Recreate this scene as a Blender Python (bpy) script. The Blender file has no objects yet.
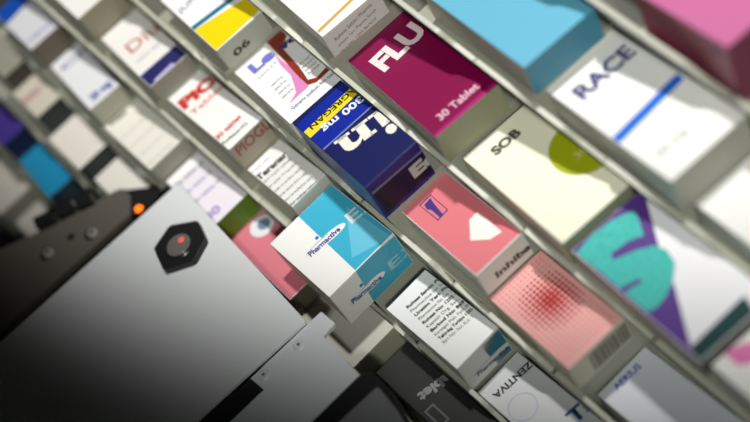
# Medicine boxes in the sloping chutes of a pharmacy picking machine, with the picking gripper in front.
# All sizes in millimetres in the rack's own frame: x along the rows, y up the slope, z out of the box tops.
import bpy, bmesh, math, random
from mathutils import Matrix, Vector
random.seed(4)
C = bpy.context.scene.collection
BOXES = {
 'gold': (0, [183.7, 769.9, -653.1], -0.0489, 62.3, 154.7, 27.0),
 'flu': (0, [185.4, 635.4, -694.9], -0.0489, 67.1, 152.8, 34.0),
 'sob': (0, [190.5, 504.3, -733.7], -0.0419, 68.9, 129.8, 31.0),
 's': (0, [187.2, 364.8, -745.5], -0.0464, 69.0, 138.0, 22.0),
 'pinkstripe': (0, [188.0, 258.3, -757.1], -0.0489, 66.8, 105.0, 30.0),
 'lb': (1, [255.6, 580.6, -644.3], -0.0489, 70.7, 138.6, 33.0),
 'race': (1, [259.7, 444.8, -683.3], -0.0401, 73.0, 148.0, 42.0),
 'white2': (1, [264.5, 315.4, -722.7], -0.0489, 75.1, 128.2, 30.0),
 'pink': (2, [331.9, 444.5, -613.3], -0.0489, 72.5, 92.4, 62.0),
 'yellow': (-1, [119.5, 883.6, -678.1], -0.0168, 56.1, 119.5, 27.0),
 'levo': (-1, [119.3, 779.9, -711.7], -0.0182, 60.8, 119.2, 22.0),
 'uin': (-1, [120.0, 661.4, -710.8], -0.0100, 57.4, 117.3, 46.0),
 'p': (-1, [134.8, 561.5, -766.8], 0.0023, 51.7, 107.9, 32.0),
 'dots': (-1, [132.6, 462.7, -800.7], -0.0122, 58.6, 99.2, 34.0),
 'bluetext': (-1, [145.3, 354.1, -860.2], 0.0269, 55.6, 108.5, 30.0),
 'a': (-2, [51.7, 1076.0, -680.5], 0.0199, 50.4, 126.7, 34.0),
 'diu': (-2, [56.3, 957.2, -714.7], 0.0002, 48.8, 117.3, 22.0),
 'pio': (-2, [68.0, 841.3, -741.0], 0.0524, 44.0, 121.8, 34.0),
 'ter': (-2, [73.4, 762.9, -773.2], 0.0524, 43.0, 76.9, 26.0),
 'ex': (-2, [40.6, 662.1, -781.9], 0.0463, 78.3, 94.0, 48.0),
 'comp': (-2, [76.2, 550.4, -827.6], 0.0524, 49.1, 96.2, 40.0),
 'zen': (-2, [82.5, 444.5, -872.3], 0.0400, 49.0, 104.7, 30.0),
 'bw': (-3, [-4.7, 1141.2, -713.1], 0.0334, 40.5, 105.1, 31.0),
 'cit': (-3, [-1.6, 1035.0, -744.7], -0.0020, 39.9, 108.4, 27.6),
 'lined': (-3, [2.0, 934.8, -773.8], 0.0524, 47.8, 109.3, 24.0),
 'pw': (-3, [10.8, 837.7, -796.9], 0.0524, 44.6, 95.5, 28.7),
 'pink2': (-3, [15.7, 729.6, -827.1], 0.0346, 44.5, 112.1, 26.0),
 'greentext': (-3, [15.6, 644.5, -854.7], 0.0476, 51.3, 84.6, 30.0),
 'black': (-3, [33.2, 510.6, -880.8], 0.0374, 39.9, 132.7, 30.0),
 'b0': (-4, [-47.4, 1179.2, -741.4], 0.0524, 28.9, 91.0, 21.5),
 'b1': (-4, [-49.4, 1114.5, -764.4], 0.0524, 34.0, 76.1, 33.0),
 'b2': (-4, [-52.7, 1035.4, -793.3], 0.0524, 40.9, 77.9, 33.0),
 'b3': (-4, [-43.4, 944.4, -814.1], 0.0524, 35.6, 89.4, 30.0),
 'purp': (-5, [-100.5, 1164.0, -796.9], 0.0524, 32.4, 91.5, 40.0),
 'blue': (-5, [-99.0, 1074.3, -824.7], 0.0121, 32.5, 88.5, 34.0),
 'b5': (-5, [-88.4, 966.3, -849.9], 0.0524, 29.0, 106.8, 30.0),
 'b7': (-6, [-158.4, 1151.4, -856.1], 0.0524, 46.0, 83.4, 30.0),
 'b8': (-6, [-147.4, 1055.2, -877.1], 0.0524, 39.1, 95.0, 30.0),
}
WALLS = {
 -2: (0.0450, 422.25, 0.3000, 735.00),
 -1: (0.0478, 347.81, 0.2889, 787.73),
 0: (0.0437, 276.20, 0.2927, 855.15),
 1: (0.0384, 207.72, 0.2978, 919.62),
 2: (0.0454, 151.51, 0.2921, 975.33),
 3: (0.0592, 106.73, 0.2781, 1014.71),
 4: (0.0450, 37.88, 0.3000, 1121.50),
 5: (0.0450, -12.43, 0.3000, 1172.50),
 6: (0.0450, -57.67, 0.3000, 1214.20),
 7: (0.0450, -112.21, 0.3000, 1260.30),
}
PRINTS = [
 ('G', 'gold', 'top', [(1.07, 10.24), (0.9, 6.53), (52.62, 11.84), (52.92, 15.59)], (214, 170, 90), 0, 'artwork'),
 ('T', 'gold', 'front', 'Ruhsat Sahibi: Pharma', (8.37, 13.71), (51.55, 18.82), 4.03, (90, 50, 50), 0, 'lettering'),
 ('T', 'gold', 'front', 'Uretim Yeri: Pharma Sanayi', (7.8, 6.38), (52.41, 11.67), 3.27, (80, 80, 75), 0, 'lettering'),
 ('T', 'gold', 'front', 'Seri No: 1203 Barkod', (7.23, -1.01), (48.43, 3.87), 3.27, (80, 80, 75), 0, 'lettering'),
 ('T', 'flu', 'top', 'FLU', (13.55, 96.72), (65.49, 101.36), 22.32, (245, 225, 225), 0.045, 'lettering'),
 ('T', 'flu', 'top', '30 Tablet', (13.31, 9.9), (55.62, 10.63), 7.97, (240, 190, 215), 0.02, 'lettering'),
 ('G', 'flu', 'top', [(1.19, 3.59), (-0.2, -1.14), (66.18, -0.52), (65.78, 4.41)], (176, 30, 112), 0, 'artwork'),
 ('T', 'sob', 'top', 'SOB', (19.53, 107.63), (48.18, 108.0), 8.99, (70, 70, 66), 0.05, 'lettering'),
 ('G', 'sob', 'top', [(68.65, 56.8), (68.65, 61.18), (68.65, 65.45), (68.65, 69.51), (68.65, 73.26), (68.65, 76.6), (68.65, 79.45), (68.65, 81.75), (68.65, 83.43), (68.65, 84.46), (68.65, 84.8), (66.17, 84.46), (61.9, 83.43), (57.84, 81.75), (54.09, 79.45), (50.75, 76.6), (47.9, 73.26), (45.6, 69.51), (43.92, 65.45), (42.89, 61.18), (42.55, 56.8), (42.89, 52.42), (43.92, 48.15), (45.6, 44.09), (47.9, 40.34), (50.75, 37.0), (54.09, 34.15), (57.84, 31.85), (61.9, 30.17), (66.17, 29.14), (68.65, 28.8), (68.65, 29.14), (68.65, 30.17), (68.65, 31.85), (68.65, 34.15), (68.65, 37.0), (68.65, 40.34), (68.65, 44.09), (68.65, 48.15), (68.65, 52.42)], (168, 178, 10), 0, 'artwork'),
 ('T', 'sob', 'top', '30', (59.02, 49.65), (72.7, 50.77), 6.99, (205, 205, 120), 0.02, 'lettering'),
 ('G', 's', 'top', [(-0.13, 144.93), (76.04, 146.07), (69.95, 131.51), (46.93, 92.3), (28.84, 55.1), (3.83, 12.72), (-0.07, -1.03)], (88, 52, 138), 0, 'artwork'),
 ('G', 's', 'top', [(3.83, 12.72), (-0.26, -0.27), (51.98, -0.14), (55.63, 14.71)], (8, 62, 62), 1, 'artwork'),
 ('G', 's', 'top', [(0.84, 132.76), (20.51, 136.09), (38.9, 133.89), (54.15, 128.21), (54.12, 123.39), (44.64, 105.13), (33.73, 110.42), (17.88, 111.87), (15.21, 106.63), (31.62, 100.22), (43.47, 93.03), (46.99, 83.15), (43.49, 70.47), (33.81, 61.67), (20.83, 55.18), (9.33, 53.15), (2.63, 54.79), (2.04, 67.68), (2.4, 79.74), (16.22, 76.54), (17.69, 80.29), (2.14, 84.73), (2.3, 105.51)], (72, 196, 188), 2, 'lettering'),
 ('G', 'pinkstripe', 'top', [(12.07, 106.85), (11.83, 91.45), (29.28, 79.37), (40.1, 90.0), (27.34, 100.5)], (232, 120, 180), 0, 'artwork'),
 ('T', 'race', 'top', 'RACE', (11.34, 107.11), (67.34, 107.81), 14.3, (70, 66, 120), 0.035, 'lettering'),
 ('G', 'race', 'top', [(-0.47, 62.18), (-1.01, 53.95), (69.46, 59.4), (70.46, 67.76)], (20, 105, 215), 0, 'artwork'),
 ('T', 'race', 'top', '20 mg', (9.52, 21.15), (37.31, 21.95), 6.46, (160, 160, 165), 0, 'lettering'),
 ('G', 'yellow', 'top', [(-0.67, 45.97), (-0.31, 0.48), (58.72, 3.89), (63.1, 29.98)], (245, 220, 10), 0, 'artwork'),
 ('G', 'yellow', 'top', [(-0.48, 52.62), (-0.67, 45.97), (75.82, 38.08), (76.31, 44.72)], (40, 120, 150), 1, 'artwork'),
 ('T', 'yellow', 'top', 'JUN', (3.03, 80.13), (26.41, 80.95), 7.34, (90, 80, 140), 0, 'lettering'),
 ('T', 'yellow', 'front', '06', (11.63, 6.73), (31.33, 8.55), 7.51, (35, 35, 30), 0.03, 'lettering'),
 ('G', 'levo', 'top', [(42.03, 107.39), (61.57, 108.51), (59.28, 94.96), (48.05, 86.05), (44.63, 49.52), (40.73, 28.58), (47.29, 23.18), (61.87, 25.66), (61.16, 19.14), (44.02, 18.43), (37.02, 23.15), (37.11, 38.41), (38.92, 60.44), (40.78, 83.08)], (140, 48, 26), 0, 'artwork'),
 ('G', 'levo', 'top', [(38.15, 87.13), (38.92, 60.44), (37.11, 38.41), (36.92, 21.13), (12.38, 20.66), (24.85, 25.95), (33.45, 48.35), (34.46, 69.5)], (228, 140, 196), 0, 'artwork'),
 ('T', 'levo', 'top', 'Le', (11.64, 84.18), (38.84, 84.15), 14.1, (118, 116, 205), 0.05, 'lettering'),
 ('T', 'levo', 'top', 'vo', (44.09, 82.7), (67.39, 82.22), 10.57, (40, 38, 110), 0.05, 'lettering'),
 ('T', 'levo', 'top', 'Levo-2.5', (11.92, 73.11), (33.73, 74.49), 4.11, (140, 140, 190), 0, 'lettering'),
 ('T', 'levo', 'top', 'tablet 50 mg', (13.85, 53.51), (27.54, 53.98), 3.05, (90, 90, 120), 0, 'lettering'),
 ('T', 'levo', 'top', 'film kapli', (45.61, 50.02), (59.36, 50.49), 3.05, (60, 60, 70), 0, 'lettering'),
 ('T', 'levo', 'top', 'tablet 50 mg', (13.33, 46.04), (26.95, 46.5), 3.05, (90, 90, 120), 0, 'lettering'),
 ('T', 'levo', 'top', 'film kapli', (45.28, 44.15), (58.99, 44.61), 3.05, (60, 60, 70), 0, 'lettering'),
 ('T', 'levo', 'top', 'tablet 50 mg', (12.8, 38.65), (26.37, 39.09), 3.05, (90, 90, 120), 0, 'lettering'),
 ('T', 'levo', 'top', 'film kapli', (44.96, 38.32), (58.62, 38.77), 3.05, (60, 60, 70), 0, 'lettering'),
 ('T', 'levo', 'top', 'tablet 50 mg', (12.29, 31.32), (25.79, 31.75), 3.05, (90, 90, 120), 0, 'lettering'),
 ('T', 'levo', 'top', 'film kapli', (44.64, 32.54), (58.25, 32.97), 3.05, (60, 60, 70), 0, 'lettering'),
 ('T', 'levo', 'top', 'Generic sodium film tablet', (11.07, 11.24), (64.51, 10.96), 4.23, (80, 80, 120), 0.01, 'lettering'),
 ('G', 'uin', 'top', [(0.14, 110.47), (-3.98, 66.07), (65.16, 67.39), (65.68, 112.61)], (10, 38, 156), 0, 'artwork'),
 ('G', 'uin', 'top', [(-0.34, 97.84), (-1.07, 86.7), (62.55, 88.99), (62.84, 100.6)], (246, 222, 40), 1, 'artwork'),
 ('T', 'uin', 'top', 'JAGREGAN', (63.96, 98.9), (7.12, 98.48), 6.09, (40, 40, 20), 0.02, 'lettering'),
 ('T', 'uin', 'top', '300 mg', (57.26, 85.02), (12.77, 86.56), 8.15, (235, 238, 245), 0.03, 'lettering'),
 ('G', 'uin', 'top', [(-3.72, 66.44), (-3.91, 64.54), (65.57, 64.84), (65.71, 66.57)], (120, 130, 200), 1, 'artwork'),
 ('IN', 'uin', 'top', (66.09, 56.35), (13.5, 63.22), (240, 238, 225)),
 ('G', 'uin', 'front', [(2.19, 37.59), (3.19, 4.95), (60.51, 4.67), (59.86, 34.17)], (18, 18, 24), 0, 'artwork'),
 ('G', 'uin', 'front', [(2.06, 36.29), (2.03, 34.12), (61.33, 32.52), (61.04, 34.25)], (110, 110, 140), 1, 'artwork'),
 ('T', 'uin', 'front', 'Ec', (39.02, 14.85), (65.45, 15.03), 13.34, (172, 172, 165), 0.06, 'lettering'),
 ('T', 'uin', 'front', 'Ecozacard 300', (17.2, -1.3), (58.99, -0.95), 3.64, (150, 150, 200), 0, 'lettering'),
 ('G', 'p', 'top', [(0.33, 108.31), (-0.31, -0.36), (74.93, -2.19), (87.21, 109.99)], (226, 124, 132), 0, 'artwork'),
 ('G', 'p', 'top', [(14.23, 94.37), (27.78, 95.04), (27.33, 69.23), (14.48, 67.99)], (60, 50, 120), 1, 'logo'),
 ('G', 'p', 'top', [(14.8, 93.22), (27.04, 93.83), (26.52, 70.33), (15.34, 69.32)], (226, 124, 132), 2, 'logo'),
 ('G', 'p', 'top', [(17.24, 91.0), (25.46, 91.91), (23.66, 85.15), (21.51, 69.93), (17.59, 68.78), (18.01, 78.27), (17.66, 82.38), (15.9, 84.78)], (66, 52, 130), 3, 'logo'),
 ('G', 'p', 'top', [(32.02, 45.97), (41.26, 46.73), (41.92, 34.27), (41.28, 14.13), (30.21, 16.9), (19.3, 29.73)], (248, 244, 236), 1, 'artwork'),
 ('T', 'p', 'front', 'Inhibac', (13.86, 10.33), (58.5, 8.48), 7.7, (45, 45, 45), 0.04, 'lettering'),
 ('DOTS', 'dots', 32.44, 56.42),
 ('G', 'dots', 'front', [(17.73, 22.16), (65.32, 22.67), (67.25, -9.67), (16.66, -5.57)], (185, 180, 160), 0, 'barcode'),
 ('BAR', 'dots', (17.73, 22.16), (70.14, 20.75)),
 ('T', 'bluetext', 'top', 'AERIUS', (12.79, 98.47), (40.75, 97.51), 5.92, (66, 76, 170), 0.02, 'lettering'),
 ('T', 'diu', 'top', 'Diu', (11.09, 60.65), (48.37, 60.2), 19.49, (196, 84, 72), 0.0, 'lettering'),
 ('T', 'diu', 'top', 'sodium tablet', (8.74, 42.49), (40.68, 42.6), 4.55, (150, 150, 150), 0, 'lettering'),
 ('G', 'diu', 'top', [(-0.55, 23.9), (-0.14, -0.24), (66.0, 1.46), (61.32, 23.84)], (44, 44, 104), 0, 'artwork'),
 ('G', 'diu', 'top', [(7.64, 4.21), (7.21, -3.16), (32.46, -2.13), (32.32, 6.33)], (188, 180, 225), 1, 'artwork'),
 ('T', 'pio', 'top', 'PiO', (2.21, 87.71), (47.19, 84.32), 15.47, (205, 52, 38), 0.06, 'lettering'),
 ('T', 'pio', 'top', 'Tablet', (3.26, 71.64), (43.86, 70.18), 7.42, (226, 110, 96), 0.01, 'lettering'),
 ('T', 'pio', 'top', '30 tablet', (0.68, 20.86), (32.16, 20.97), 6.19, (214, 70, 60), 0.03, 'lettering'),
 ('T', 'pio', 'top', 'Pioglitazon HCl', (0.64, 9.88), (30.41, 7.9), 4.21, (60, 60, 60), 0.02, 'lettering'),
 ('T', 'pio', 'front', 'PIOGLI', (4.49, 19.15), (47.99, 19.43), 12.43, (140, 60, 50), 0.02, 'lettering'),
 ('G', 'ter', 'top', [(-2.62, 76.15), (-2.2, 56.35), (22.41, 55.97), (23.18, 74.39)], (250, 250, 250), 0, 'artwork'),
 ('T', 'ter', 'top', 'Teranar', (-0.99, 54.46), (35.5, 52.44), 7.48, (40, 40, 40), 0.04, 'lettering'),
 ('T', 'ter', 'top', '10 mg film tablet', (-0.13, 67.94), (22.57, 66.58), 3.14, (120, 120, 130), 0, 'lettering'),
 ('T', 'ter', 'top', 'Film kapli tablet', (-1.48, 46.86), (34.84, 44.82), 3.38, (90, 90, 90), 0, 'lettering'),
 ('T', 'ter', 'top', 'Her tablet 10 mg etkin', (-1.68, 37.64), (34.45, 35.58), 3.38, (90, 90, 90), 0, 'lettering'),
 ('T', 'ter', 'top', 'madde ve yardimci madde', (-1.88, 28.52), (34.05, 26.44), 3.38, (90, 90, 90), 0, 'lettering'),
 ('T', 'ter', 'top', 'olarak laktoz ihtiva eder', (-2.07, 19.5), (33.66, 17.4), 3.38, (90, 90, 90), 0, 'lettering'),
 ('T', 'ter', 'top', 'Dozu ve kullanma sekli', (-2.27, 10.58), (33.28, 8.45), 3.38, (90, 90, 90), 0, 'lettering'),
 ('T', 'ter', 'top', 'doktor tarafindan belirlenir', (-2.46, 1.75), (32.9, -0.4), 3.38, (90, 90, 90), 0.02, 'lettering'),
 ('T', 'ter', 'top', 'Cocuklarin goremeyecegi', (-2.64, -6.98), (32.52, -9.15), 3.38, (90, 90, 90), 0.02, 'lettering'),
 ('T', 'ter', 'top', 'yerlerde saklayiniz', (-2.83, -15.63), (32.15, -17.81), 3.38, (90, 90, 90), 0, 'lettering'),
 ('G', 'ex', 'top', [(36.07, 97.75), (32.06, 0.18), (82.42, -4.31), (94.79, 92.63)], (64, 182, 214), 0, 'artwork'),
 ('G', 'ex', 'top', [(70.71, 61.56), (38.35, 12.99), (64.0, 2.75), (74.79, -0.38)], (108, 200, 228), 1, 'artwork'),
 ('OVAL', 'ex', 'top', (11.99, 50.56), (58.08, 46.09), 9.5, (250, 250, 250)),
 ('T', 'ex', 'top', 'Pharmactive', (15.57, 47.25), (51.09, 45.17), 5.9, (56, 54, 140), 0.03, 'lettering'),
 ('G', 'ex', 'top', [(33.73, 58.44), (33.71, 58.74), (33.64, 59.03), (33.52, 59.3), (33.37, 59.56), (33.17, 59.78), (32.95, 59.98), (32.69, 60.13), (32.42, 60.25), (32.13, 60.32), (31.83, 60.34), (31.53, 60.32), (31.24, 60.25), (30.97, 60.13), (30.71, 59.98), (30.49, 59.78), (30.29, 59.56), (30.14, 59.3), (30.02, 59.03), (29.95, 58.74), (29.93, 58.44), (29.95, 58.14), (30.02, 57.85), (30.14, 57.58), (30.29, 57.32), (30.49, 57.1), (30.71, 56.9), (30.97, 56.75), (31.24, 56.63), (31.53, 56.56), (31.83, 56.54), (32.13, 56.56), (32.42, 56.63), (32.69, 56.75), (32.95, 56.9), (33.17, 57.1), (33.37, 57.32), (33.52, 57.58), (33.64, 57.85), (33.71, 58.14)], (60, 130, 205), 4, 'artwork'),
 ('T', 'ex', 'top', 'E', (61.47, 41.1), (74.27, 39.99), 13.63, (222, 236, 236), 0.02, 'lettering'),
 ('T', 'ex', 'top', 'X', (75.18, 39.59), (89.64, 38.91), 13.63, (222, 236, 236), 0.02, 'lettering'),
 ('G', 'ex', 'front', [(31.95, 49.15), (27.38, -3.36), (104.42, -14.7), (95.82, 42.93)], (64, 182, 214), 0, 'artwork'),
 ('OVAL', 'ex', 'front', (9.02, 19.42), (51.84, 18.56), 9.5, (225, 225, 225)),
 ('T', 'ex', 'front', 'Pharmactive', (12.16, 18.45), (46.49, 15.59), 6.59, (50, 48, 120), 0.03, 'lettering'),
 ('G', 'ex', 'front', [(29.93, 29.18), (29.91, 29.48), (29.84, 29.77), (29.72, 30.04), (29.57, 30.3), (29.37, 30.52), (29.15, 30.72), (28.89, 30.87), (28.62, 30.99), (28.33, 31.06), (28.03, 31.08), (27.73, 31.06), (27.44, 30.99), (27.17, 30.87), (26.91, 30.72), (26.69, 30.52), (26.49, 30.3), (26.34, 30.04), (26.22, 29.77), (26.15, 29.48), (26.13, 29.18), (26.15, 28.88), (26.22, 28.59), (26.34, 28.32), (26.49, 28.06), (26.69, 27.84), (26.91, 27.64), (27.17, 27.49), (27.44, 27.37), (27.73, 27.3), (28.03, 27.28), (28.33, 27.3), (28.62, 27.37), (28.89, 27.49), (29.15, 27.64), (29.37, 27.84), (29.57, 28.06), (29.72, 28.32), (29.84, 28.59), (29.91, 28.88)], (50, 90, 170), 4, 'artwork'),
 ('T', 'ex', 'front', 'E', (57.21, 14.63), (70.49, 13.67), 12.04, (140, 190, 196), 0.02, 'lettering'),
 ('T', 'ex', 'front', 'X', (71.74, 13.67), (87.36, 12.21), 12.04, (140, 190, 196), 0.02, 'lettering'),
 ('T', 'comp', 'top', 'Ruhsat Sahibi: Pharm', (12.36, 79.08), (59.14, 75.51), 3.29, (48, 48, 48), 0.03, 'lettering'),
 ('T', 'comp', 'top', 'Pharmactive Ilac San. ve', (11.99, 73.06), (58.53, 69.55), 3.29, (95, 95, 95), 0, 'lettering'),
 ('T', 'comp', 'top', 'Uretim Yeri: Pharm', (11.62, 67.08), (57.92, 63.63), 3.29, (48, 48, 48), 0.03, 'lettering'),
 ('T', 'comp', 'top', 'Pharmactive Ilac San. ve Tic', (11.25, 61.15), (57.32, 57.76), 3.29, (95, 95, 95), 0, 'lettering'),
 ('T', 'comp', 'top', 'Ruhsat No: 1203 4/12', (10.88, 55.26), (56.72, 51.94), 3.29, (48, 48, 48), 0.03, 'lettering'),
 ('T', 'comp', 'top', 'Kapakli Org. San. Bol.', (10.51, 49.42), (56.13, 46.16), 3.29, (95, 95, 95), 0, 'lettering'),
 ('T', 'comp', 'top', 'Barkod No: 86991', (10.15, 43.62), (53.1, 40.46), 3.29, (48, 48, 48), 0.03, 'lettering'),
 ('T', 'comp', 'top', 'Karaagac Mah. Fatih Blv', (9.79, 37.87), (50.11, 34.81), 3.29, (95, 95, 95), 0, 'lettering'),
 ('T', 'comp', 'top', 'Tekirdag Turkiye 1203', (9.44, 32.15), (47.14, 29.2), 3.29, (48, 48, 48), 0.03, 'lettering'),
 ('T', 'comp', 'top', 'Seri No: Son Kul. T.', (9.08, 26.49), (44.19, 23.64), 3.29, (95, 95, 95), 0, 'lettering'),
 ('G', 'comp', 'front', [(28.53, 36.11), (48.47, 37.15), (54.13, -10.57), (29.31, -9.55), (28.4, -0.5), (31.75, 0.26), (28.42, 23.26)], (20, 118, 140), 0, 'artwork'),
 ('OVAL', 'comp', 'front', (7.76, 13.18), (51.93, 10.45), 8, (200, 200, 196)),
 ('T', 'comp', 'front', 'Pharmactive', (11.05, 9.79), (46.36, 6.26), 5.62, (40, 40, 90), 0.03, 'lettering'),
 ('T', 'zen', 'top', 'ZENTIVA', (48.98, 89.69), (6.45, 92.39), 6.54, (30, 30, 34), 0.03, 'lettering'),
 ('RING', 'zen', (15.89, 63.17), 13, (170, 172, 205)),
 ('T', 'zen', 'top', 'Ta', (31.8, 18.35), (57.51, 15.84), 12.66, (40, 70, 140), 0.03, 'lettering'),
 ('G', 'bw', 'top', [(0.04, 111.19), (0.53, 70.85), (45.37, 77.57), (44.92, 116.74)], (14, 74, 168), 0, 'artwork'),
 ('T', 'bw', 'top', 'VENT', (2.37, 12.63), (38.82, 11.0), 5.7, (150, 150, 200), 0.03, 'lettering'),
 ('T', 'cit', 'top', 'Cit', (5.97, 83.56), (47.84, 84.99), 10.99, (140, 144, 168), 0.03, 'lettering'),
 ('T', 'cit', 'top', '20 mg', (8.51, 8.35), (34.83, 9.0), 10.99, (92, 98, 176), 0.05, 'lettering'),
 ('T', 'lined', 'top', 'Nex', (6.87, 94.03), (28.96, 92.85), 6.62, (80, 80, 80), 0.03, 'lettering'),
 ('T', 'lined', 'top', 'tablet etkin madde', (3.16, 65.42), (36.59, 64.79), 2.91, (176, 172, 162), 0, 'lettering'),
 ('T', 'lined', 'top', 'tablet etkin madde', (3.05, 45.34), (36.12, 44.64), 2.91, (176, 172, 162), 0, 'lettering'),
 ('T', 'lined', 'top', 'tablet etkin madde', (2.94, 25.69), (35.67, 24.92), 2.91, (176, 172, 162), 0, 'lettering'),
 ('T', 'lined', 'top', 'tablet etkin madde', (2.83, 6.44), (35.22, 5.62), 2.91, (176, 172, 162), 0, 'lettering'),
 ('G', 'pw', 'top', [(-1.38, 98.78), (-1.78, 83.66), (39.23, 82.96), (38.54, 98.09)], (250, 248, 248), 0, 'artwork'),
 ('T', 'pw', 'top', 'film tablet 40', (2.26, 77.41), (39.56, 75.49), 5.09, (176, 170, 180), 0.05, 'lettering'),
 ('T', 'pw', 'top', 'film tablet 40', (2.07, 58.99), (39.0, 57.03), 5.09, (196, 184, 214), 0.05, 'lettering'),
 ('T', 'pw', 'top', 'film tablet 40', (1.88, 40.94), (38.44, 38.93), 5.09, (196, 184, 214), 0.05, 'lettering'),
 ('T', 'pw', 'top', '30', (-1.07, 9.77), (17.21, 9.24), 10.19, (190, 170, 220), 0.06, 'lettering'),
 ('G', 'pink2', 'top', [(0.0, 112.14), (0.0, -0.0), (43.3, -1.66), (45.57, 111.86)], (226, 128, 142), 0, 'artwork'),
 ('G', 'pink2', 'top', [(44.2, 93.85), (44.2, 95.88), (44.2, 97.87), (44.13, 99.75), (43.07, 101.49), (41.74, 103.04), (40.19, 104.37), (38.45, 105.43), (36.57, 106.21), (34.58, 106.69), (32.55, 106.85), (30.52, 106.69), (28.53, 106.21), (26.65, 105.43), (24.91, 104.37), (23.36, 103.04), (22.03, 101.49), (20.97, 99.75), (20.19, 97.87), (19.71, 95.88), (19.55, 93.85), (19.71, 91.82), (20.19, 89.83), (20.97, 87.95), (22.03, 86.21), (23.36, 84.66), (24.91, 83.33), (26.65, 82.27), (28.53, 81.49), (30.52, 81.01), (32.55, 80.85), (34.58, 81.01), (36.57, 81.49), (38.45, 82.27), (40.19, 83.33), (41.74, 84.66), (43.07, 86.21), (44.13, 87.95), (44.2, 89.83), (44.2, 91.82)], (236, 238, 240), 1, 'artwork'),
 ('G', 'pink2', 'top', [(42.29, 93.95), (42.2, 95.05), (41.95, 96.11), (41.53, 97.13), (40.95, 98.06), (40.24, 98.9), (39.4, 99.61), (38.47, 100.19), (37.45, 100.61), (36.39, 100.86), (35.29, 100.95), (34.19, 100.86), (33.13, 100.61), (32.11, 100.19), (31.18, 99.61), (30.34, 98.9), (29.63, 98.06), (29.05, 97.13), (28.63, 96.11), (28.38, 95.05), (28.29, 93.95), (28.38, 92.85), (28.63, 91.79), (29.05, 90.77), (29.63, 89.84), (30.34, 89.0), (31.18, 88.29), (32.11, 87.71), (33.13, 87.29), (34.19, 87.04), (35.29, 86.95), (36.39, 87.04), (37.45, 87.29), (38.47, 87.71), (39.4, 88.29), (40.24, 89.0), (40.95, 89.84), (41.53, 90.77), (41.95, 91.79), (42.2, 92.85)], (120, 136, 170), 2, 'artwork'),
 ('T', 'greentext', 'front', 'KAMINET 20', (2.52, -3.99), (39.86, -6.67), 7.24, (60, 120, 60), 0.02, 'lettering'),
 ('T', 'black', 'top', 'Tablet', (52.35, 76.33), (10.49, 83.95), 9.94, (150, 150, 150), 0.05, 'lettering'),
 ('G', 'black', 'top', [(3.9, 66.44), (14.9, 66.36), (14.78, 42.81), (3.95, 42.93)], (110, 110, 108), 0, 'artwork'),
 ('G', 'black', 'top', [(5.68, 64.26), (13.0, 64.2), (13.04, 44.94), (5.81, 45.02)], (50, 50, 50), 1, 'artwork'),
 ('G', 'b1', 'top', [(-0.66, 44.21), (-0.68, 33.3), (25.56, 32.58), (25.72, 43.52)], (190, 150, 150), 0, 'artwork'),
]
PLATE_Z = -782.3
ROBOT = {
 'main': [[13.6, 902.0], [12.5, 660.3], [-448.3, 667.8], [-362.3, 900.5]],
 'second': [[12.6, 660.4], [27.6, 660.4], [29.0, 640.3], [14.3, 638.8], [14.6, 578.7], [-157.8, 581.6], [-199.7, 656.3]],
 'slot': [[-54.3, 658.5], [-51.9, 640.1], [-176.9, 637.7], [-183.7, 664.1]],
 'hole': [[-80.8, 646.4]],
 'screws': [[-5.5, 649.4], [-43.9, 651.3]],
 'nut': [[-24.1, 833.3]],
 'nutpts': [[-45.3, 847.6], [-19.9, 856.6], [2.7, 835.7], [-3.1, 810.4], [-24.7, 799.4], [-51.3, 816.2]],
 'finger': [[14.1, 582.4], [21.6, 579.2], [24.1, 568.0], [23.8, 552.2], [18.9, 524.0], [9.5, 470.9], [-69.0, 475.1], [-148.0, 578.1]],
 'fingertop': [[18.5, 559.4], [16.9, 531.1], [7.2, 475.7], [-64.0, 478.8], [-131.9, 561.4]],
 'bracket': [[-235.3, 1058.7], [-140.9, 1014.6], [-134.7, 1010.5], [-36.4, 973.0], [-30.4, 966.8], [-29.8, 953.4], [-42.2, 931.5], [-289.0, 929.3]],
 'gap': [[-31.3, 975.9], [-1.9, 943.9], [4.8, 934.7], [-380.3, 924.0], [-363.7, 968.9], [-45.9, 949.9]],
 'pads': [[-123.9, 1004.1], [-103.8, 995.7], [-100.9, 1012.4], [-121.1, 1020.9], [-100.2, 994.9], [-82.4, 987.5], [-79.3, 1004.0], [-97.2, 1011.6], [-79.4, 985.5], [-61.8, 978.1], [-58.4, 994.5], [-76.2, 1002.0]],
 'bscrews': [[-129.4, 969.7], [-82.5, 947.4]],
 'bhole': [[-102.2, 965.6]],
 'led': [[-32.3, 930.2]],
 'ledbox': [[-31.5, 960.3], [-10.9, 944.5], [-2.6, 928.9], [-21.4, 924.0], [-45.0, 931.6]],
}
CAM = [[0.731684, -0.561098, -0.38705], [-0.67171, -0.496923, -0.54943], [0.11595, 0.661994, -0.740486]]

YS = 1
TILT = math.radians(28)                      # the chutes slope down towards the front
ORG = Vector((0.0, 0.0, 1.75))               # where the rack frame's origin sits in the room
RACK = Matrix.Translation(ORG) @ Matrix.Rotation(TILT, 4, 'X') @ Matrix.Scale(.001, 4)
RACK_R = Matrix.Translation(ORG) @ Matrix.Rotation(TILT, 4, 'X')

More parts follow.
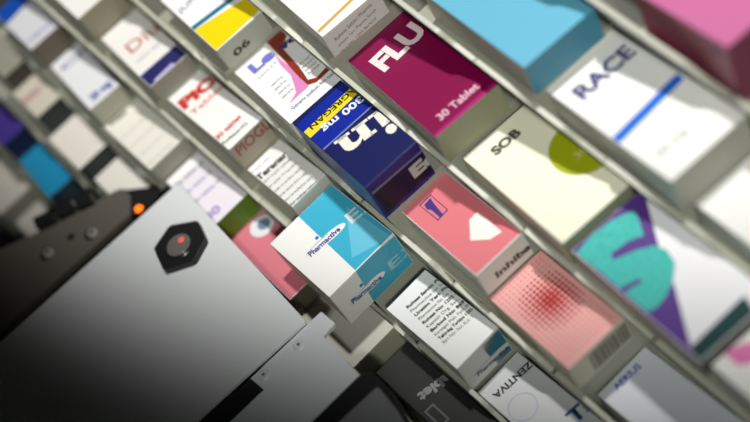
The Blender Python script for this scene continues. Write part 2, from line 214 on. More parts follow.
def lin(c):
    return tuple(((v/255)/12.92 if v/255 <= .04045 else ((v/255+.055)/1.055)**2.4) for v in c)
MATS = {}
def mat(name, col, rough=.5, metal=0, spec=.5, coat=0, bump=0, scale=300, emit=None, trans=0, sss=0, mottle=0):
    if name in MATS: return MATS[name]
    m = bpy.data.materials.new(name); m.use_nodes = True; nt = m.node_tree
    b = nt.nodes['Principled BSDF']; c = lin(col)
    b.inputs['Base Color'].default_value = (*c, 1); b.inputs['Roughness'].default_value = rough
    b.inputs['Metallic'].default_value = metal; b.inputs['Specular IOR Level'].default_value = spec
    b.inputs['Coat Weight'].default_value = coat; b.inputs['Coat Roughness'].default_value = .15
    if sss:
        b.inputs['Subsurface Weight'].default_value = sss; b.inputs['Subsurface Scale'].default_value = .01
    if emit:
        b.inputs['Emission Color'].default_value = (*lin(col), 1); b.inputs['Emission Strength'].default_value = emit
    n = nt.nodes.new('ShaderNodeTexNoise'); n.inputs['Scale'].default_value = scale; n.inputs['Detail'].default_value = 4
    tc = nt.nodes.new('ShaderNodeTexCoord'); nt.links.new(tc.outputs['Object'], n.inputs['Vector'])
    if mottle:
        mx = nt.nodes.new('ShaderNodeMixRGB'); mx.blend_type = 'MULTIPLY'; mx.inputs[0].default_value = mottle
        mx.inputs[1].default_value = (*c, 1); rp = nt.nodes.new('ShaderNodeValToRGB')
        rp.color_ramp.elements[0].position = .3; rp.color_ramp.elements[0].color = (.35, .35, .35, 1); rp.color_ramp.elements[1].position = .65
        nt.links.new(n.outputs['Fac'], rp.inputs[0]); nt.links.new(rp.outputs[0], mx.inputs[2]); nt.links.new(mx.outputs[0], b.inputs['Base Color'])
    if bump:
        bp = nt.nodes.new('ShaderNodeBump'); bp.inputs['Strength'].default_value = bump; bp.inputs['Distance'].default_value = .0004
        nt.links.new(n.outputs['Fac'], bp.inputs['Height']); nt.links.new(bp.outputs['Normal'], b.inputs['Normal'])
    MATS[name] = m; return m
def card(col): return mat('card_%d_%d_%d' % tuple(col), col, rough=.45, coat=.06, spec=.35, bump=.05, scale=900)
def ink(col): return mat('ink_%d_%d_%d' % tuple(col), col, rough=.38, coat=.1)

def tag(o, label=None, cat=None, group=None, kind=None):
    if label: o['label'] = label
    if cat: o['category'] = cat
    if group: o['group'] = group
    if kind: o['kind'] = kind
    return o
def empty(name, mw, label, cat, group=None):
    o = bpy.data.objects.new(name, None); C.objects.link(o); o.empty_display_size = .02
    o.matrix_world = mw; return tag(o, label, cat, group)
def link(name, bm, mats, parent=None, mw=None, sub=.001):
    """bm is in millimetres; stored in metres"""
    if sub != 1: bmesh.ops.scale(bm, vec=(sub,)*3, verts=bm.verts)
    me = bpy.data.meshes.new(name); bm.to_mesh(me); bm.free()
    for m in (mats if isinstance(mats, (list, tuple)) else [mats]): me.materials.append(m)
    o = bpy.data.objects.new(name, me); C.objects.link(o)
    if parent: o.parent = parent
    if mw is not None: o.matrix_world = mw
    return o
def box(bm, x0, x1, y0, y1, z0, z1, mi=0, bevel=0, seg=2):
    t = bmesh.new(); bmesh.ops.create_cube(t, size=1)
    for v in t.verts: v.co = Vector(((x0+x1)/2+v.co.x*(x1-x0), (y0+y1)/2+v.co.y*(y1-y0), (z0+z1)/2+v.co.z*(z1-z0)))
    if bevel: bmesh.ops.bevel(t, geom=t.edges[:], offset=bevel, segments=seg, affect='EDGES', profile=.5)
    for f in t.faces: f.material_index = mi; f.smooth = False
    me = bpy.data.meshes.new('tmp'); t.to_mesh(me); t.free(); bm.from_mesh(me); bpy.data.meshes.remove(me)
def prism(bm, pts, z0, z1, mi=0, bevel=0, axes='xy'):
    """closed outline extruded between two heights; axes='yz' extrudes along x"""
    t = bmesh.new()
    def P(a, b, c): return (a, b, c) if axes == 'xy' else (c, a, b)
    lo = [t.verts.new(P(a, b, z0)) for a, b in pts]; hi = [t.verts.new(P(a, b, z1)) for a, b in pts]
    n = len(pts)
    t.faces.new(lo[::-1]); t.faces.new(hi)
    for i in range(n): t.faces.new((lo[i], lo[(i+1) % n], hi[(i+1) % n], hi[i]))
    bmesh.ops.recalc_face_normals(t, faces=t.faces[:])
    if bevel: bmesh.ops.bevel(t, geom=[e for e in t.edges], offset=bevel, segments=2, affect='EDGES', profile=.5, clamp_overlap=True)
    for f in t.faces: f.material_index = mi
    me = bpy.data.meshes.new('tmp'); t.to_mesh(me); t.free(); bm.from_mesh(me); bpy.data.meshes.remove(me)
def rounded(pts, r, n=5):
    out = []
    N = len(pts)
    for i in range(N):
        a, b, c = Vector(pts[i-1]), Vector(pts[i]), Vector(pts[(i+1) % N])
        d1 = a-b; d2 = c-b; rr = min(r, d1.length*.45, d2.length*.45)
        p = b+d1.normalized()*rr; q = b+d2.normalized()*rr
        for k in range(n+1):
            t = k/n; out.append(tuple(p*(1-t)**2+b*2*t*(1-t)+q*t*t))
    return out
def disc(bm, x, y, r, z0, z1, n=32, mi=0, r2=None):
    r2 = r if r2 is None else r2
    t = bmesh.new()
    lo = [t.verts.new((x+r*math.cos(a), y+r*math.sin(a), z0)) for a in (2*math.pi*i/n for i in range(n))]
    hi = [t.verts.new((x+r2*math.cos(a), y+r2*math.sin(a), z1)) for a in (2*math.pi*i/n for i in range(n))]
    t.faces.new(lo[::-1]); t.faces.new(hi)
    for i in range(n): t.faces.new((lo[i], lo[(i+1) % n], hi[(i+1) % n], hi[i]))
    for f in t.faces: f.material_index = mi
    me = bpy.data.meshes.new('tmp'); t.to_mesh(me); t.free(); bm.from_mesh(me); bpy.data.meshes.remove(me)

# ------------------------------------------------------------------ lettering
TXT = {}
def text_mesh(s, bold):
    key = (s, bold)
    if key in TXT: return TXT[key]
    cu = bpy.data.curves.new('type', 'FONT'); cu.body = s; cu.size = 1; cu.offset = bold; cu.resolution_u = 3
    ob = bpy.data.objects.new('type', cu); C.objects.link(ob)
    bpy.context.view_layer.update()
    dg = bpy.context.evaluated_depsgraph_get()
    me = bpy.data.meshes.new_from_object(ob.evaluated_get(dg)); bpy.data.objects.remove(ob)
    xs = [v.co.x for v in me.vertices]
    TXT[key] = (me, min(xs), max(xs)); return TXT[key]
CAP = .72
def face_pt(b, face, a, z, lift):
    """local point of a box print: a along the width, z up the slope (top) or up the end face (front)"""
    w, ln, h = b
    return Vector((a, z, h+lift)) if face == 'top' else Vector((a, -lift, z))
def clip(poly, x0, x1, y0, y1):
    def cut(P, f, g):
        out = []
        for i in range(len(P)):
            a, b = P[i-1], P[i]; fa, fb = f(a), f(b)
            if (fa >= 0) != (fb >= 0): t = fa/(fa-fb); out.append((a[0]+(b[0]-a[0])*t, a[1]+(b[1]-a[1])*t))
            if fb >= 0: out.append(b)
        return out
    for f in (lambda p: p[0]-x0, lambda p: x1-p[0], lambda p: p[1]-y0, lambda p: y1-p[1]):
        poly = cut(poly, f, None)
        if len(poly) < 3: return []
    return poly
def add_poly(bm, b, face, pts, lift, mi=0, doclip=True):
    w, ln, h = b
    e = .7
    if doclip: pts = clip(pts, e, w-e, e if face == 'top' else e, (ln if face == 'top' else h)-e)
    if len(pts) < 3: return
    vs = [bm.verts.new(face_pt(b, face, x, y, lift)) for x, y in pts]
    try: f = bm.faces.new(vs)
    except ValueError: return
    f.material_index = mi
    f.normal_update()
    n = f.normal
    if (face == 'top' and n.z < 0) or (face == 'front' and n.y > 0): f.normal_flip()
def add_text(bm, b, face, s, p0, p1, hgt, bold, lift):
    me, x0, x1 = text_mesh(s, bold)
    p0 = Vector(p0); p1 = Vector(p1); d = p1-p0; W = d.length; d.normalize(); n = Vector((-d.y, d.x))
    w, ln, h = b; lim = ln if face == 'top' else h
    sx = W/(x1-x0); sy = hgt/CAP
    t = bmesh.new(); t.from_mesh(me)
    for v in t.verts:
        q = p0+d*((v.co.x-x0)*sx)+n*(v.co.y*sy)
        v.co = Vector((q.x, q.y, 0))
    # trim what would run over the carton's edges
    for co, no in (((.5, 0, 0), (-1, 0, 0)), ((w-.5, 0, 0), (1, 0, 0)), ((0, .5, 0), (0, -1, 0)), ((0, lim-.5, 0), (0, 1, 0))):
        g = t.verts[:]+t.edges[:]+t.faces[:]
        bmesh.ops.bisect_plane(t, geom=g, plane_co=co, plane_no=no, clear_outer=True)
    for v in t.verts: v.co = face_pt(b, face, v.co.x, v.co.y, lift)
    m2 = bpy.data.meshes.new('tmp'); t.to_mesh(m2); t.free()
    bm.from_mesh(m2); bpy.data.meshes.remove(m2)

# ------------------------------------------------------------------ the medicine boxes
W_ = (246, 245, 240)
# name: top colour, end-face and side colour (often greyed by painted shade), label, group
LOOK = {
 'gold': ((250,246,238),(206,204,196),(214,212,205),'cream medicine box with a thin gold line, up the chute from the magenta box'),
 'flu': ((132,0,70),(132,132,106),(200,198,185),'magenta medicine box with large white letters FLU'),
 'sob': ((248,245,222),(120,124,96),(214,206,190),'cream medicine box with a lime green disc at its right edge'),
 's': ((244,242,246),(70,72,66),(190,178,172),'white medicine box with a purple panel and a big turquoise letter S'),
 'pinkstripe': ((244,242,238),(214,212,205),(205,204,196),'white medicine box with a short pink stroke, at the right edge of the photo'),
 'lb': ((106,182,210),(62,124,146),(186,178,170),'pale blue medicine box with a darker blue end at the top of the rack'),  # end colour mixes its own blue with painted shade
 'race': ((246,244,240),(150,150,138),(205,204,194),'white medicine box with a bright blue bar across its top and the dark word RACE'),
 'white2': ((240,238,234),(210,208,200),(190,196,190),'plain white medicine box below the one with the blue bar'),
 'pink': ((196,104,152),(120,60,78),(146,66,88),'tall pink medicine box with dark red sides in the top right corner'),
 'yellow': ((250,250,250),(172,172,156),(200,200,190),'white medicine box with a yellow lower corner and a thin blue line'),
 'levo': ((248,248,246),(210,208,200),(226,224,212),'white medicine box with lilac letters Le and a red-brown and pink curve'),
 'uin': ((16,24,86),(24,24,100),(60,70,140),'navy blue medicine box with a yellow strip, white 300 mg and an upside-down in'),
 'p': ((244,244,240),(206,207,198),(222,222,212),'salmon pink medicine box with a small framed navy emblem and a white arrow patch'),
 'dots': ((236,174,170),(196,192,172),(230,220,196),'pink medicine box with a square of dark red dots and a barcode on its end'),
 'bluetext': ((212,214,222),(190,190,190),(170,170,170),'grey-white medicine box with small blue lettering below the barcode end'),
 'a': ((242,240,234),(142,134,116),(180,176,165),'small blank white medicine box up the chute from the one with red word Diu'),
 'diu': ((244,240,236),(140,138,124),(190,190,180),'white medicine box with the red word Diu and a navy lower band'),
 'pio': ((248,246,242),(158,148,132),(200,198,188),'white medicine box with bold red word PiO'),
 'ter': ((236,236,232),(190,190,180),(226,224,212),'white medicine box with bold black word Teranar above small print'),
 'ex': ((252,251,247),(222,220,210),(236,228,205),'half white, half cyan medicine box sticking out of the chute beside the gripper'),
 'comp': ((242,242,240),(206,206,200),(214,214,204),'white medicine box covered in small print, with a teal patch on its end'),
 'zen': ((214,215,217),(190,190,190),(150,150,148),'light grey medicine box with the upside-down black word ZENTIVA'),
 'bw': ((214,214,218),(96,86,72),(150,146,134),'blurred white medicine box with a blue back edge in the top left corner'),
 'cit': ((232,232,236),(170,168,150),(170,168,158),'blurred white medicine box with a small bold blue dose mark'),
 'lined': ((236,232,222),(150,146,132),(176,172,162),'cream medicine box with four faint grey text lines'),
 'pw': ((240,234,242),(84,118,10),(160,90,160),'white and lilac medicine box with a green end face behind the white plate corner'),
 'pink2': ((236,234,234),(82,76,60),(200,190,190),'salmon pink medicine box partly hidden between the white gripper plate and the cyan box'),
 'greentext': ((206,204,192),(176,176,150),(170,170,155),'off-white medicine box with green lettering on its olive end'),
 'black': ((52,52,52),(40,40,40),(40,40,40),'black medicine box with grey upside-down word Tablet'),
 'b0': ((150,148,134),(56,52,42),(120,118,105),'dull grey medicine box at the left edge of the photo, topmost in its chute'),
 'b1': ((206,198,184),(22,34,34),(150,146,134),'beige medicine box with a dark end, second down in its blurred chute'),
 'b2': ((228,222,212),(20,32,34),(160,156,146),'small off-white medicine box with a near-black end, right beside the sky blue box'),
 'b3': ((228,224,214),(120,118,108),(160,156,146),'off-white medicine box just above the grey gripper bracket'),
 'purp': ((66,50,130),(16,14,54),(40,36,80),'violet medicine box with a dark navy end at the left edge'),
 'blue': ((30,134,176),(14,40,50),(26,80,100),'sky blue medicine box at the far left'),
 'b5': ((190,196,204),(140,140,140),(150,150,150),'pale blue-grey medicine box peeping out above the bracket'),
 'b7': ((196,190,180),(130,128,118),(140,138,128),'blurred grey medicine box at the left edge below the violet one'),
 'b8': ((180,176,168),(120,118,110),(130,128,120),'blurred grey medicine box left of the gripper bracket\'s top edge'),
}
COLNAME = {0: 'boxes in the chute with the magenta box', 1: 'boxes in the chute with the blue bar box', 2: 'boxes in the rightmost chute',
           -1: 'boxes in the chute with the navy box', -2: 'boxes in the chute with the red PiO box', -3: 'boxes in the chute behind the gripper plate',
           -4: 'small boxes in the left chutes', -5: 'small boxes in the left chutes', -6: 'small boxes in the left chutes'}
TRAYS = {}
for name, (col, P, yaw, w, ln, h) in BOXES.items():
    top, front, side, label = LOOK[name]
    b = (w, ln, h)
    mw = RACK_R @ Matrix.Translation(Vector(P)*.001) @ Matrix.Rotation(yaw*YS, 4, 'Z') @ Matrix.Translation(Vector((0, 0, -h*.001)))
    root = empty('medicine_box', mw, label, 'box', COLNAME[col])
    TRAYS.setdefault(col, []).append((P[1], P[2]-h, ln, name))
    # carton: one shell with separate colours for top, end and sides
    bm = bmesh.new(); box(bm, 0, w, 0, ln, 0, h, 0, bevel=.55, seg=2)
    for f in bm.faces:
        c = f.calc_center_median(); n = f.normal
        f.normal_update(); n = f.normal
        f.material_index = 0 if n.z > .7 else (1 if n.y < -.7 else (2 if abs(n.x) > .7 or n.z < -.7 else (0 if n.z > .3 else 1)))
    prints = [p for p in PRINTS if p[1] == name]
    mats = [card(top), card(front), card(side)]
    polys = [p for p in prints if p[0] == 'G' and p[6] == 'artwork']
    for p in polys:
        m = ink(p[4]) if not (name == 's') else mat('ink_s_%d_%d_%d' % tuple(p[4]), p[4], rough=.6)
        if m not in mats: mats.append(m)
        add_poly(bm, b, p[2], p[3], .12+.07*p[5], mats.index(m))
    for p in prints:
        if p[0] == 'DOTS':
            m = ink((168, 10, 18)); m2 = ink((206, 92, 98)); mats += [m, m2]
            cx, cy = p[2], p[3]; sp = 4.1
            for i in range(-13, 14):
                for j in range(-14, 13):
                    x, y = cx+i*sp, cy+j*sp
                    if not (3 < x < w-2 and 4 < y < ln-3): continue
                    d = math.hypot(i, j)
                    r = 2.6-.24*d if d < 7 else .75
                    pts = [(x+r*math.cos(a), y+r*math.sin(a)) for a in (k*math.pi/4 for k in range(8))]
                    add_poly(bm, b, 'top', pts, .12, mats.index(m if d < 6.5 else m2))
        if p[0] == 'RING':
            m = ink(p[4]); mats.append(m); cx, cy = p[2]; r = p[3]
            for k in range(40):
                a0, a1 = 2*math.pi*k/40, 2*math.pi*(k+1)/40
                add_poly(bm, b, 'top', [(cx+q*math.cos(a), cy+q*math.sin(a)) for q, a in ((r, a0), (r, a1), (r-.7, a1), (r-.7, a0))], .12, mats.index(m))
    link('carton', bm, mats, root)
    # tucked end flap: a second layer of card on the lower end, and the glued seam on the left side
    bm = bmesh.new(); box(bm, 1.0, w-1.0, -.12, .5, 1.6, h-1.4, 0, bevel=.1, seg=1)
    link('end_flap', bm, card(front), root)
    bm = bmesh.new(); box(bm, -.12, .3, 2, ln-2, 1.2, h*.55, 0, bevel=.1, seg=1)
    link('side_seam', bm, card(side), root)
    letters = {}
    for p in prints:
        if p[0] == 'T':
            _, _, face, s, p0, p1, hgt, colr, bold, kind = p
            letters.setdefault(colr, []).append(p)
    for colr, ps in letters.items():
        bm = bmesh.new()
        for p in ps:
            lv = .5 if name in ('ex', 'comp', 'uin', 's') else .36
            add_text(bm, b, p[2], p[3], p[4], p[5], p[6], p[8], lv)
        if len(bm.faces): link('lettering', bm, ink(colr), root)
        else: bm.free()
    for kind in ('lettering', 'logo', 'barcode'):
        ps = [p for p in prints if p[0] == 'G' and p[6] == kind]
        if not ps: continue
        bm = bmesh.new(); ms = []
        for p in ps:
            m = mat('felt_%d_%d_%d' % tuple(p[4]), p[4], rough=.7, bump=.8, scale=260, mottle=.35) if name == 's' else ink(p[4])
            if m not in ms: ms.append(m)
            add_poly(bm, b, p[2], p[3], .14+.08*p[5], ms.index(m))
        for p in prints:
            if p[0] == 'BAR' and kind == 'barcode':
                (ax, az), (bx, bz) = p[2], p[3]; m = ink((34, 34, 28)); ms.append(m)
                x = 1.2+ax; z0 = 5; z1 = h-5
                while x < w-2:
                    bw = random.choice((.9, 1.2, 1.7, 2.2)); add_poly(bm, b, 'front', [(x, z0), (x+bw, z0), (x+bw, z1), (x, z1)], .24, ms.index(m)); x += bw+random.choice((.8, 1.0, 1.3))
        link(kind, bm, ms, root)
    for p in prints:
        if p[0] == 'OVAL':
            _, _, face, a, c, hh, colr = p
            a = Vector(a); c = Vector(c); d = c-a; W = d.length; d.normalize(); n = Vector((-d.y, d.x)); mid = (a+c)/2
            bm = bmesh.new(); pts = []
            for k in range(40):
                t = 2*math.pi*k/40; ex = math.cos(t); s_ = .55+.45*(ex+1)/2
                q = mid+d*(ex*W/2)+n*(math.sin(t)*hh*.62*s_+1.2); pts.append((q.x, q.y))
            add_poly(bm, b, face, pts, .34)
            m2 = ink((60, 60, 150))
            for k in range(14):       # the thin swoosh over the name
                t0 = math.pi*(.42+.55*k/14); t1 = math.pi*(.42+.55*(k+1)/14); r1 = hh*.62*.80
                q = []
                for t, r in ((t0, 1), (t1, 1), (t1, .9), (t0, .9)):
                    v = mid+d*(math.cos(t)*W/2*.97*(1 if r == 1 else .985))+n*(math.sin(t)*r1*r*.9+1.0); q.append((v.x, v.y))
                add_poly(bm, b, face, q, .42, 1)
            link('logo', bm, [ink(colr), m2], root)
        if p[0] == 'IN':              # slab-serif letters "in", printed upside down
            _, _, face, a, c, colr = p
            a = Vector(a); c = Vector(c); d = c-a; k = d.length/64; d.normalize(); n = Vector((-d.y, d.x))
            bm = bmesh.new()
            shapes = [[(7,0),(18,0),(18,22),(7,22)], [(1,0),(24,0),(24,3.5),(1,3.5)], [(1,18),(12,18),(12,22),(1,22)],
                      [(30,0),(41,0),(41,22),(30,22)], [(25,0),(45,0),(45,3.5),(25,3.5)], [(25,18),(32,18),(32,22),(25,22)],
                      [(52,0),(63,0),(63,14),(52,14)], [(48,0),(67,0),(67,3.5),(48,3.5)],
                      [(41,13),(44,15.5),(48,16.5),(51,15.5),(52,13),(63,13),(62.5,17),(60,20.5),(56,22.5),(51,22.8),(46,21.5),(41,18)],
                      [(12.5+6*math.cos(t), 30+6*math.sin(t)) for t in (i*math.pi/8 for i in range(16))]]
            for s in shapes:
                q = [a+d*(x*k)+n*(y*k*1.12) for x, y in s]
                add_poly(bm, b, face, [(v.x, v.y) for v in q], .3)
            link('lettering', bm, ink(colr), root)

# ------------------------------------------------------------------ the chutes of the rack
PLASTIC = mat('rack_plastic', (176, 176, 160), rough=.38, spec=.5, sss=.0, bump=.03, scale=120)
TRAYM = mat('tray_plastic', (160, 160, 146), rough=.42, bump=.03, scale=120)
BACKM = mat('rack_sheet', (92, 92, 82), rough=.6)
LEAN = {-2: .4, -1: .36, 0: .3, 1: .2, 2: .1, 3: .05}   # the dividers lean over to the left, more so on the right
FINS = {  # divider index -> (first start y, pitch, length of each rounded tip)
 -2: (640, 130, 96), -1: (710, 132, 98), 0: (774, 130, 96), 1: (812, 128.5, 95), 2: (925, 109, 86), 3: (1120, 102, 80), 4: (1180, 98, 78), 5: (1240, 86, 68),
 6: (1260, 84, 66), 7: (1290, 84, 66), 8: (1290, 84, 66)}
CHUTE_LABEL = {
 -2: 'grey plastic chute at the far right edge, beyond the pink box', -1: 'grey plastic chute holding the tall pink box', 0: 'grey plastic chute holding the white box with blue bar',
 1: 'grey plastic chute holding the magenta FLU box', 2: 'grey plastic chute holding the navy and the dotted pink boxes', 3: 'grey plastic chute holding the red PiO box and the ZENTIVA box',
 4: 'grey plastic chute running behind the white gripper plate', 5: 'blurred grey chute holding the near-black ended box', 6: 'blurred grey chute holding the sky blue box',
 7: 'blurred grey chute holding the grey boxes at the left edge'}
def wall_u(k, y): a = WALLS[k]; return a[0]*(-y)+a[1]
def wall_z(k, y): a = WALLS[k]; return -(a[2]*(-y)+a[3])
YLO, YHI = 130, 1480
for k in sorted(WALLS):
    y0, pitch, tip = FINS[k]
    root = empty('box_chute', RACK_R @ Matrix.Translation(Vector((wall_u(k, 700), 700, wall_z(k, 700)-60))*.001), CHUTE_LABEL[k], 'chute', 'plastic chutes of the medicine rack')
    inv = root.matrix_world.inverted()
    # divider: a thin wall whose upper edge steps down in rounded tips
    prof = []
    n0 = math.ceil((YHI-y0)/pitch)
    y = y0+n0*pitch
    prof.append((y+10, wall_z(k, y+10)-150)); prof.append((y+10, wall_z(k, y+10)-30))
    while y > YLO:
        zt = wall_z(k, y)-(40 if k == 3 and 640 < y < 790 else 0)     # room for the box that sticks out
        z1 = wall_z(k, y-tip)-(wall_z(k, y)-zt)
        prof += [(y+2, zt-7), (y-.5, zt+1), (y-tip, z1+3), (y-tip-6, z1-6)]
        y -= pitch
    ye = y+pitch-tip-3
    prof.append((ye, wall_z(k, ye)-150))
    # round the tips only
    prof2 = rounded(prof, 5, 4)
    bm = bmesh.new(); prism(bm, prof2, -2.1, 2.1, 0, axes='yz')
    for v in bm.verts: v.co.x += wall_u(k, v.co.y)+LEAN.get(k, .03)*(wall_z(k, v.co.y)-v.co.z)
    bmesh.ops.recalc_face_normals(bm, faces=bm.faces[:])
    o = link('divider_wall', bm, PLASTIC, root); o.matrix_world = RACK_R.copy()
    kk = k-1
    if kk not in WALLS: continue
    col = 1-k
    # sheet closing the chute underneath
    bm = bmesh.new()
    def corner(kx, y, off, z): return Vector((wall_u(kx, y)+off+LEAN.get(kx, .03)*(wall_z(kx, y)-z), y, z))
    q = []
    for y in (YLO, YHI):
        z = wall_z(k, y)-78
        q += [corner(k, y, 2.4, z), corner(kk, y, -2.4, z)]
    vs = [bm.verts.new(v) for v in (q[0], q[1], q[3], q[2])]+[bm.verts.new(v-Vector((0, 0, 2))) for v in (q[0], q[1], q[3], q[2])]
    for f in ((0,1,2,3), (7,6,5,4), (0,4,5,1), (1,5,6,2), (2,6,7,3), (3,7,4,0)): bm.faces.new([vs[i] for i in f])
    bmesh.ops.recalc_face_normals(bm, faces=bm.faces[:])
    o = link('back_sheet', bm, BACKM, root); o.matrix_world = RACK_R.copy()
    # one shelf plate per box, with a folded front edge
    row = sorted(TRAYS.get(col, []))            # lowest box first; each plate reaches back under the plate above
    for i, (py, pz, ln, nm) in enumerate(row):
        up = row[i+1] if i+1 < len(row) else None
        back = max(py+ln+2, (up[0]+3.5) if up else py+ln+20)
        foot = row[i-1][1] if i else pz-24
        low = min(pz-4, foot-.2)
        bm = bmesh.new(); prof = [(py+2.5, pz-.3), (back, pz-.3), (back, pz-1.8), (py+4, pz-1.8), (py+4, low), (py+2.5, low)]
        prism(bm, prof, 0, 1, 0, axes='yz')
        for v in bm.verts:
            kx = k if v.co.x < .5 else kk; v.co.x = wall_u(kx, v.co.y)+LEAN.get(kx, .03)*(wall_z(kx, v.co.y)-v.co.z)+(2.2 if kx == k else -2.2)
        bmesh.ops.recalc_face_normals(bm, faces=bm.faces[:])
        o = link('shelf_plate', bm, TRAYM, root); o.matrix_world = RACK_R.copy()

# steel frame the chutes stand on
FR = mat('frame_steel', (120, 122, 122), rough=.45, metal=.4)
fr = empty('rack_frame', Matrix.Translation(RACK_R @ Vector((.1, .7, -1.2))), 'steel frame standing on the floor under the plastic chutes', 'frame')
def bar(name, a, b, r=.02):
    bm = bmesh.new(); bmesh.ops.create_cube(bm, size=1); d = b-a
    for v in bm.verts: v.co = Vector((v.co.x*2*r, v.co.y*2*r, v.co.z*d.length))
    bmesh.ops.bevel(bm, geom=bm.edges[:], offset=.003, segments=2, affect='EDGES')
    o = link(name, bm, FR, fr, sub=1); o.matrix_world = Matrix.Translation((a+b)/2) @ d.to_track_quat('Z', 'Y').to_matrix().to_4x4()
for y in (170, 1440):
    a = RACK_R @ (Vector((wall_u(-2, y)+60, y, wall_z(-2, y)-175))*.001); b = RACK_R @ (Vector((wall_u(7, y)-20, y, wall_z(7, y)-175))*.001)
    bar('rail', a, b)
    for p in (a, b): bar('leg', Vector((p.x, p.y, .002)), p)

# ------------------------------------------------------------------ the picking gripper
ALU = mat('painted_plate', (226, 228, 230), rough=.36, spec=.5, bump=.03, scale=60)
ALU2 = mat('brushed_plate', (214, 217, 220), rough=.4, spec=.5, bump=.04, scale=60)
BLK = mat('black_rubber', (16, 16, 17), rough=.5)
TAUPE = mat('cast_metal', (112, 107, 98), rough=.42, metal=.35, bump=.05, scale=80)
STEEL = mat('steel_screw', (190, 188, 180), rough=.4, metal=.5)
R = ROBOT
g = empty('picking_gripper', RACK_R @ Matrix.Translation(Vector((R['main'][1][0]-120, R['main'][1][1], PLATE_Z-70))*.001),
          'white metal picking gripper with a black hexagonal sensor and a grey bracket', 'gripper')
def gp(name, bm, m, parent=g):
    o = link(name, bm, m, parent); o.matrix_world = RACK_R.copy(); return o
Z = PLATE_Z
bm = bmesh.new(); prism(bm, rounded(R['main'], 3), Z-4, Z, bevel=.6); main = gp('cover_plate', bm, ALU)
cx = sum(p[0] for p in R['main'])/4; cy = sum(p[1] for p in R['main'])/4
bm = bmesh.new(); prism(bm, [(cx+(x-cx)*.93, cy+(y-cy)*.93) for x, y in R['main']], Z-11, Z-4.2, bevel=1); gp('housing', bm, BLK)
bm = bmesh.new(); prism(bm, rounded(R['second'], 2), Z-6.5, Z-2.2, bevel=.4)
# the second plate slides just under the cover
for v in bm.verts: v.co.z -= 2.2
sec = gp('tongue_plate', bm, ALU2)
sec['label'] = 'greyer flat plate with two domed screws'
bm = bmesh.new(); prism(bm, R['slot'], Z-4.35, Z-3.9); 
gp('slot_dark', bm, BLK)  # shade inside the slot, put in as a flat black piece
for (x, y) in R['screws']:
    bm = bmesh.new(); disc(bm, x, y, 6.6, Z-4.4, Z-4.0, mi=0); disc(bm, x, y, 5.4, Z-4.0, Z-2.6, r2=4.2, mi=0); disc(bm, x, y, 1.6, Z-2.6, Z-2.5, n=6, mi=1)
    gp('screw', bm, [ALU2, TAUPE])
x, y = R['hole'][0]
bm = bmesh.new(); prism(bm, rounded([(x-5, y-1.5), (x+4, y-3), (x+6, y+2), (x-3, y+3)], 1.5), Z-4.35, Z-3.95); gp('hole', bm, BLK)
# hexagonal sensor
nx, ny = R['nut'][0]
bm = bmesh.new(); prism(bm, rounded(R['nutpts'], 3), Z-.1, Z+7, bevel=1.4); nut = gp('sensor_nut', bm, BLK)
bm = bmesh.new(); disc(bm, nx-1.5, ny-6.5, 15.5, Z+7, Z+8.5, r2=14.2, n=48)
gp('sensor_ring', bm, mat('ring', (34, 34, 36), rough=.3), g)
bm = bmesh.new(); disc(bm, nx-1.5, ny-6.5, 12.6, Z+8.4, Z+9.2, r2=11.8, n=48)
gp('sensor_lens', bm, mat('lens', (112, 108, 106), rough=.18, coat=.6), g)
bm = bmesh.new(); disc(bm, nx+3.5, ny-4.5, 3.4, Z+9.2, Z+9.6, r2=2.6, n=24)
gp('lens_glint', bm, mat('sensor_red', (230, 90, 84), emit=.35), g)  # red reflection on the lens, put in as a weakly glowing disc
# rubber edged finger at the lower right
bm = bmesh.new(); prism(bm, rounded(R['finger'], 3), Z-14, Z-3, bevel=.8); gp('rubber_finger', bm, BLK)
bm = bmesh.new(); prism(bm, rounded(R['fingertop'], 2), Z-2.9, Z+1, bevel=.4); gp('finger_cap', bm, mat('cap_grey', (128, 128, 132), rough=.4))
# bracket behind the cover plate
bm = bmesh.new(); prism(bm, rounded(R['bracket'], 2.5), Z-22, Z-14, bevel=.8); br = gp('bracket', bm, TAUPE)
bm = bmesh.new(); prism(bm, R['gap'], Z-27, Z-23); gp('gap_dark', bm, BLK)  # dark of the gap beside the bracket, added as a black sheet
for i in range(3):
    bm = bmesh.new(); prism(bm, rounded(R['pads'][4*i:4*i+4], 1), Z-20, Z-7, bevel=.5); gp('grip_pad', bm, BLK)
for x, y in R['bscrews']:
    bm = bmesh.new(); disc(bm, x-1.5, y+1, 8.2, Z-14, Z-13.7, mi=1); disc(bm, x, y, 6, Z-13.7, Z-11.6, r2=5, mi=0); disc(bm, x, y, 2.6, Z-11.6, Z-11.4, n=6, mi=1)
    gp('screw', bm, [STEEL, BLK])
x, y = R['bhole'][0]
bm = bmesh.new(); disc(bm, x, y, 4.2, Z-14, Z-13.7); gp('hole', bm, BLK)
bm = bmesh.new(); prism(bm, rounded(R['ledbox'], 2), Z-22, Z-16, bevel=.8); gp('lamp_housing', bm, BLK)
x, y = R['led'][0]
bm = bmesh.new(); disc(bm, x, y, 4.6, Z-16, Z-13.5, r2=3.4, n=24); gp('indicator_lamp', bm, mat('led_orange', (255, 112, 20), emit=1.6))
# arm that carries the gripper, running off to the lower left
a0 = R['main'][3]; a1 = R['main'][2]
bm = bmesh.new(); prism(bm, [(a0[0]-10, a0[1]-5), (a0[0]-900, a0[1]-600), (a1[0]-900, a1[1]-600), (a1[0]-10, a1[1]-5)], Z-26, Z-8, bevel=2); gp('arm', bm, BLK)

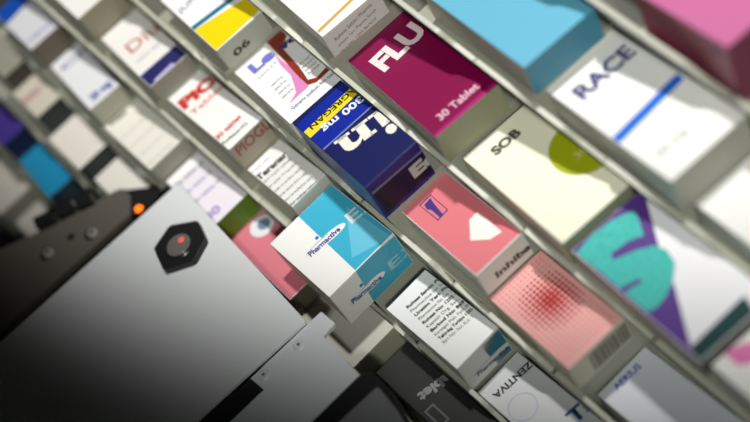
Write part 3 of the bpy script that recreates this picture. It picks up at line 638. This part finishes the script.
# ------------------------------------------------------------------ the room
def plane(name, pts, m):
    bm = bmesh.new(); bm.faces.new([bm.verts.new(p) for p in pts]); o = link(name, bm, m, sub=1); o['kind'] = 'structure'; return o
GR = mat('floor_grey', (120, 120, 115), rough=.5, mottle=.2, scale=3); WL = mat('wall_grey', (150, 150, 145), rough=.8)
plane('floor', [(-3, -3, 0), (3, -3, 0), (3, 3.5, 0), (-3, 3.5, 0)], GR)
plane('wall_back', [(-3, 3.5, 0), (3, 3.5, 0), (3, 3.5, 4), (-3, 3.5, 4)], WL)

# ------------------------------------------------------------------ camera
Rt = Matrix.Rotation(TILT, 3, 'X')
xr, dn, fw = (Rt @ Vector(c) for c in CAM)
M3 = Matrix((xr, -dn, -fw)).transposed()
cam = bpy.data.cameras.new('camera'); co = bpy.data.objects.new('camera', cam); C.objects.link(co)
co.matrix_world = Matrix.Translation(ORG) @ M3.to_4x4()
cam.sensor_width = 36; cam.lens = 1200*36/750; cam.clip_start = .02; cam.clip_end = 20
cam.dof.use_dof = True; cam.dof.focus_distance = 1.045; cam.dof.aperture_fstop = cam.lens/1000/.037
cam.dof.aperture_blades = 7
bpy.context.scene.camera = co

# ------------------------------------------------------------------ light
def rv(x, y, z): return Rt @ Vector((x, y, z))
def rk(x, y, z): return ORG + Rt @ (Vector((x, y, z))*.001)
MID = rk(124, 706, -790)
def spot(name, d, dist, energy, size, edge, blend, col=(1, 1, 1)):
    """added spot; its cone edge runs through three points to darken the lower left"""
    l = bpy.data.lights.new(name, 'SPOT'); o = bpy.data.objects.new(name, l); C.objects.link(o)
    p = MID + (Rt @ Vector(d)).normalized()*dist
    ax = Matrix([(e-p).normalized() for e in edge]).inverted() @ Vector((1, 1, 1))
    half = math.acos(1/ax.length); ax.normalize()
    l.energy = energy; l.shadow_soft_size = size; l.spot_size = 2*half; l.spot_blend = blend; l.color = col
    o.matrix_world = Matrix.Translation(p) @ (-ax).to_track_quat('Z', 'Y').to_matrix().to_4x4(); return o
EDGE = [rk(-172, 1000, -785), rk(-80, 722, -785), rk(90, 420, -850)]
EDGE2 = [rk(-180, 990, -785), rk(-88, 700, -785), rk(88, 410, -850)]
spot('key_lamp', (.24, .05, 1.0), 2.6, 212, .08, EDGE, .19, (1, .985, .955))  # key light, its cone cut to fade the lower left to black
spot('fill_lamp', (-.2, -1.1, 1.0), 2.6, 155, .1, EDGE2, .16, (.97, 1, .95))
w = bpy.data.worlds.new('world'); bpy.context.scene.world = w; w.use_nodes = True
w.node_tree.nodes['Background'].inputs[0].default_value = (.9, 1, .95, 1); w.node_tree.nodes['Background'].inputs[1].default_value = .004
vs = bpy.context.scene.view_settings
vs.view_transform = 'Standard'; vs.look = 'None'; vs.gamma = 1; vs.use_curve_mapping = False; vs.exposure = 0
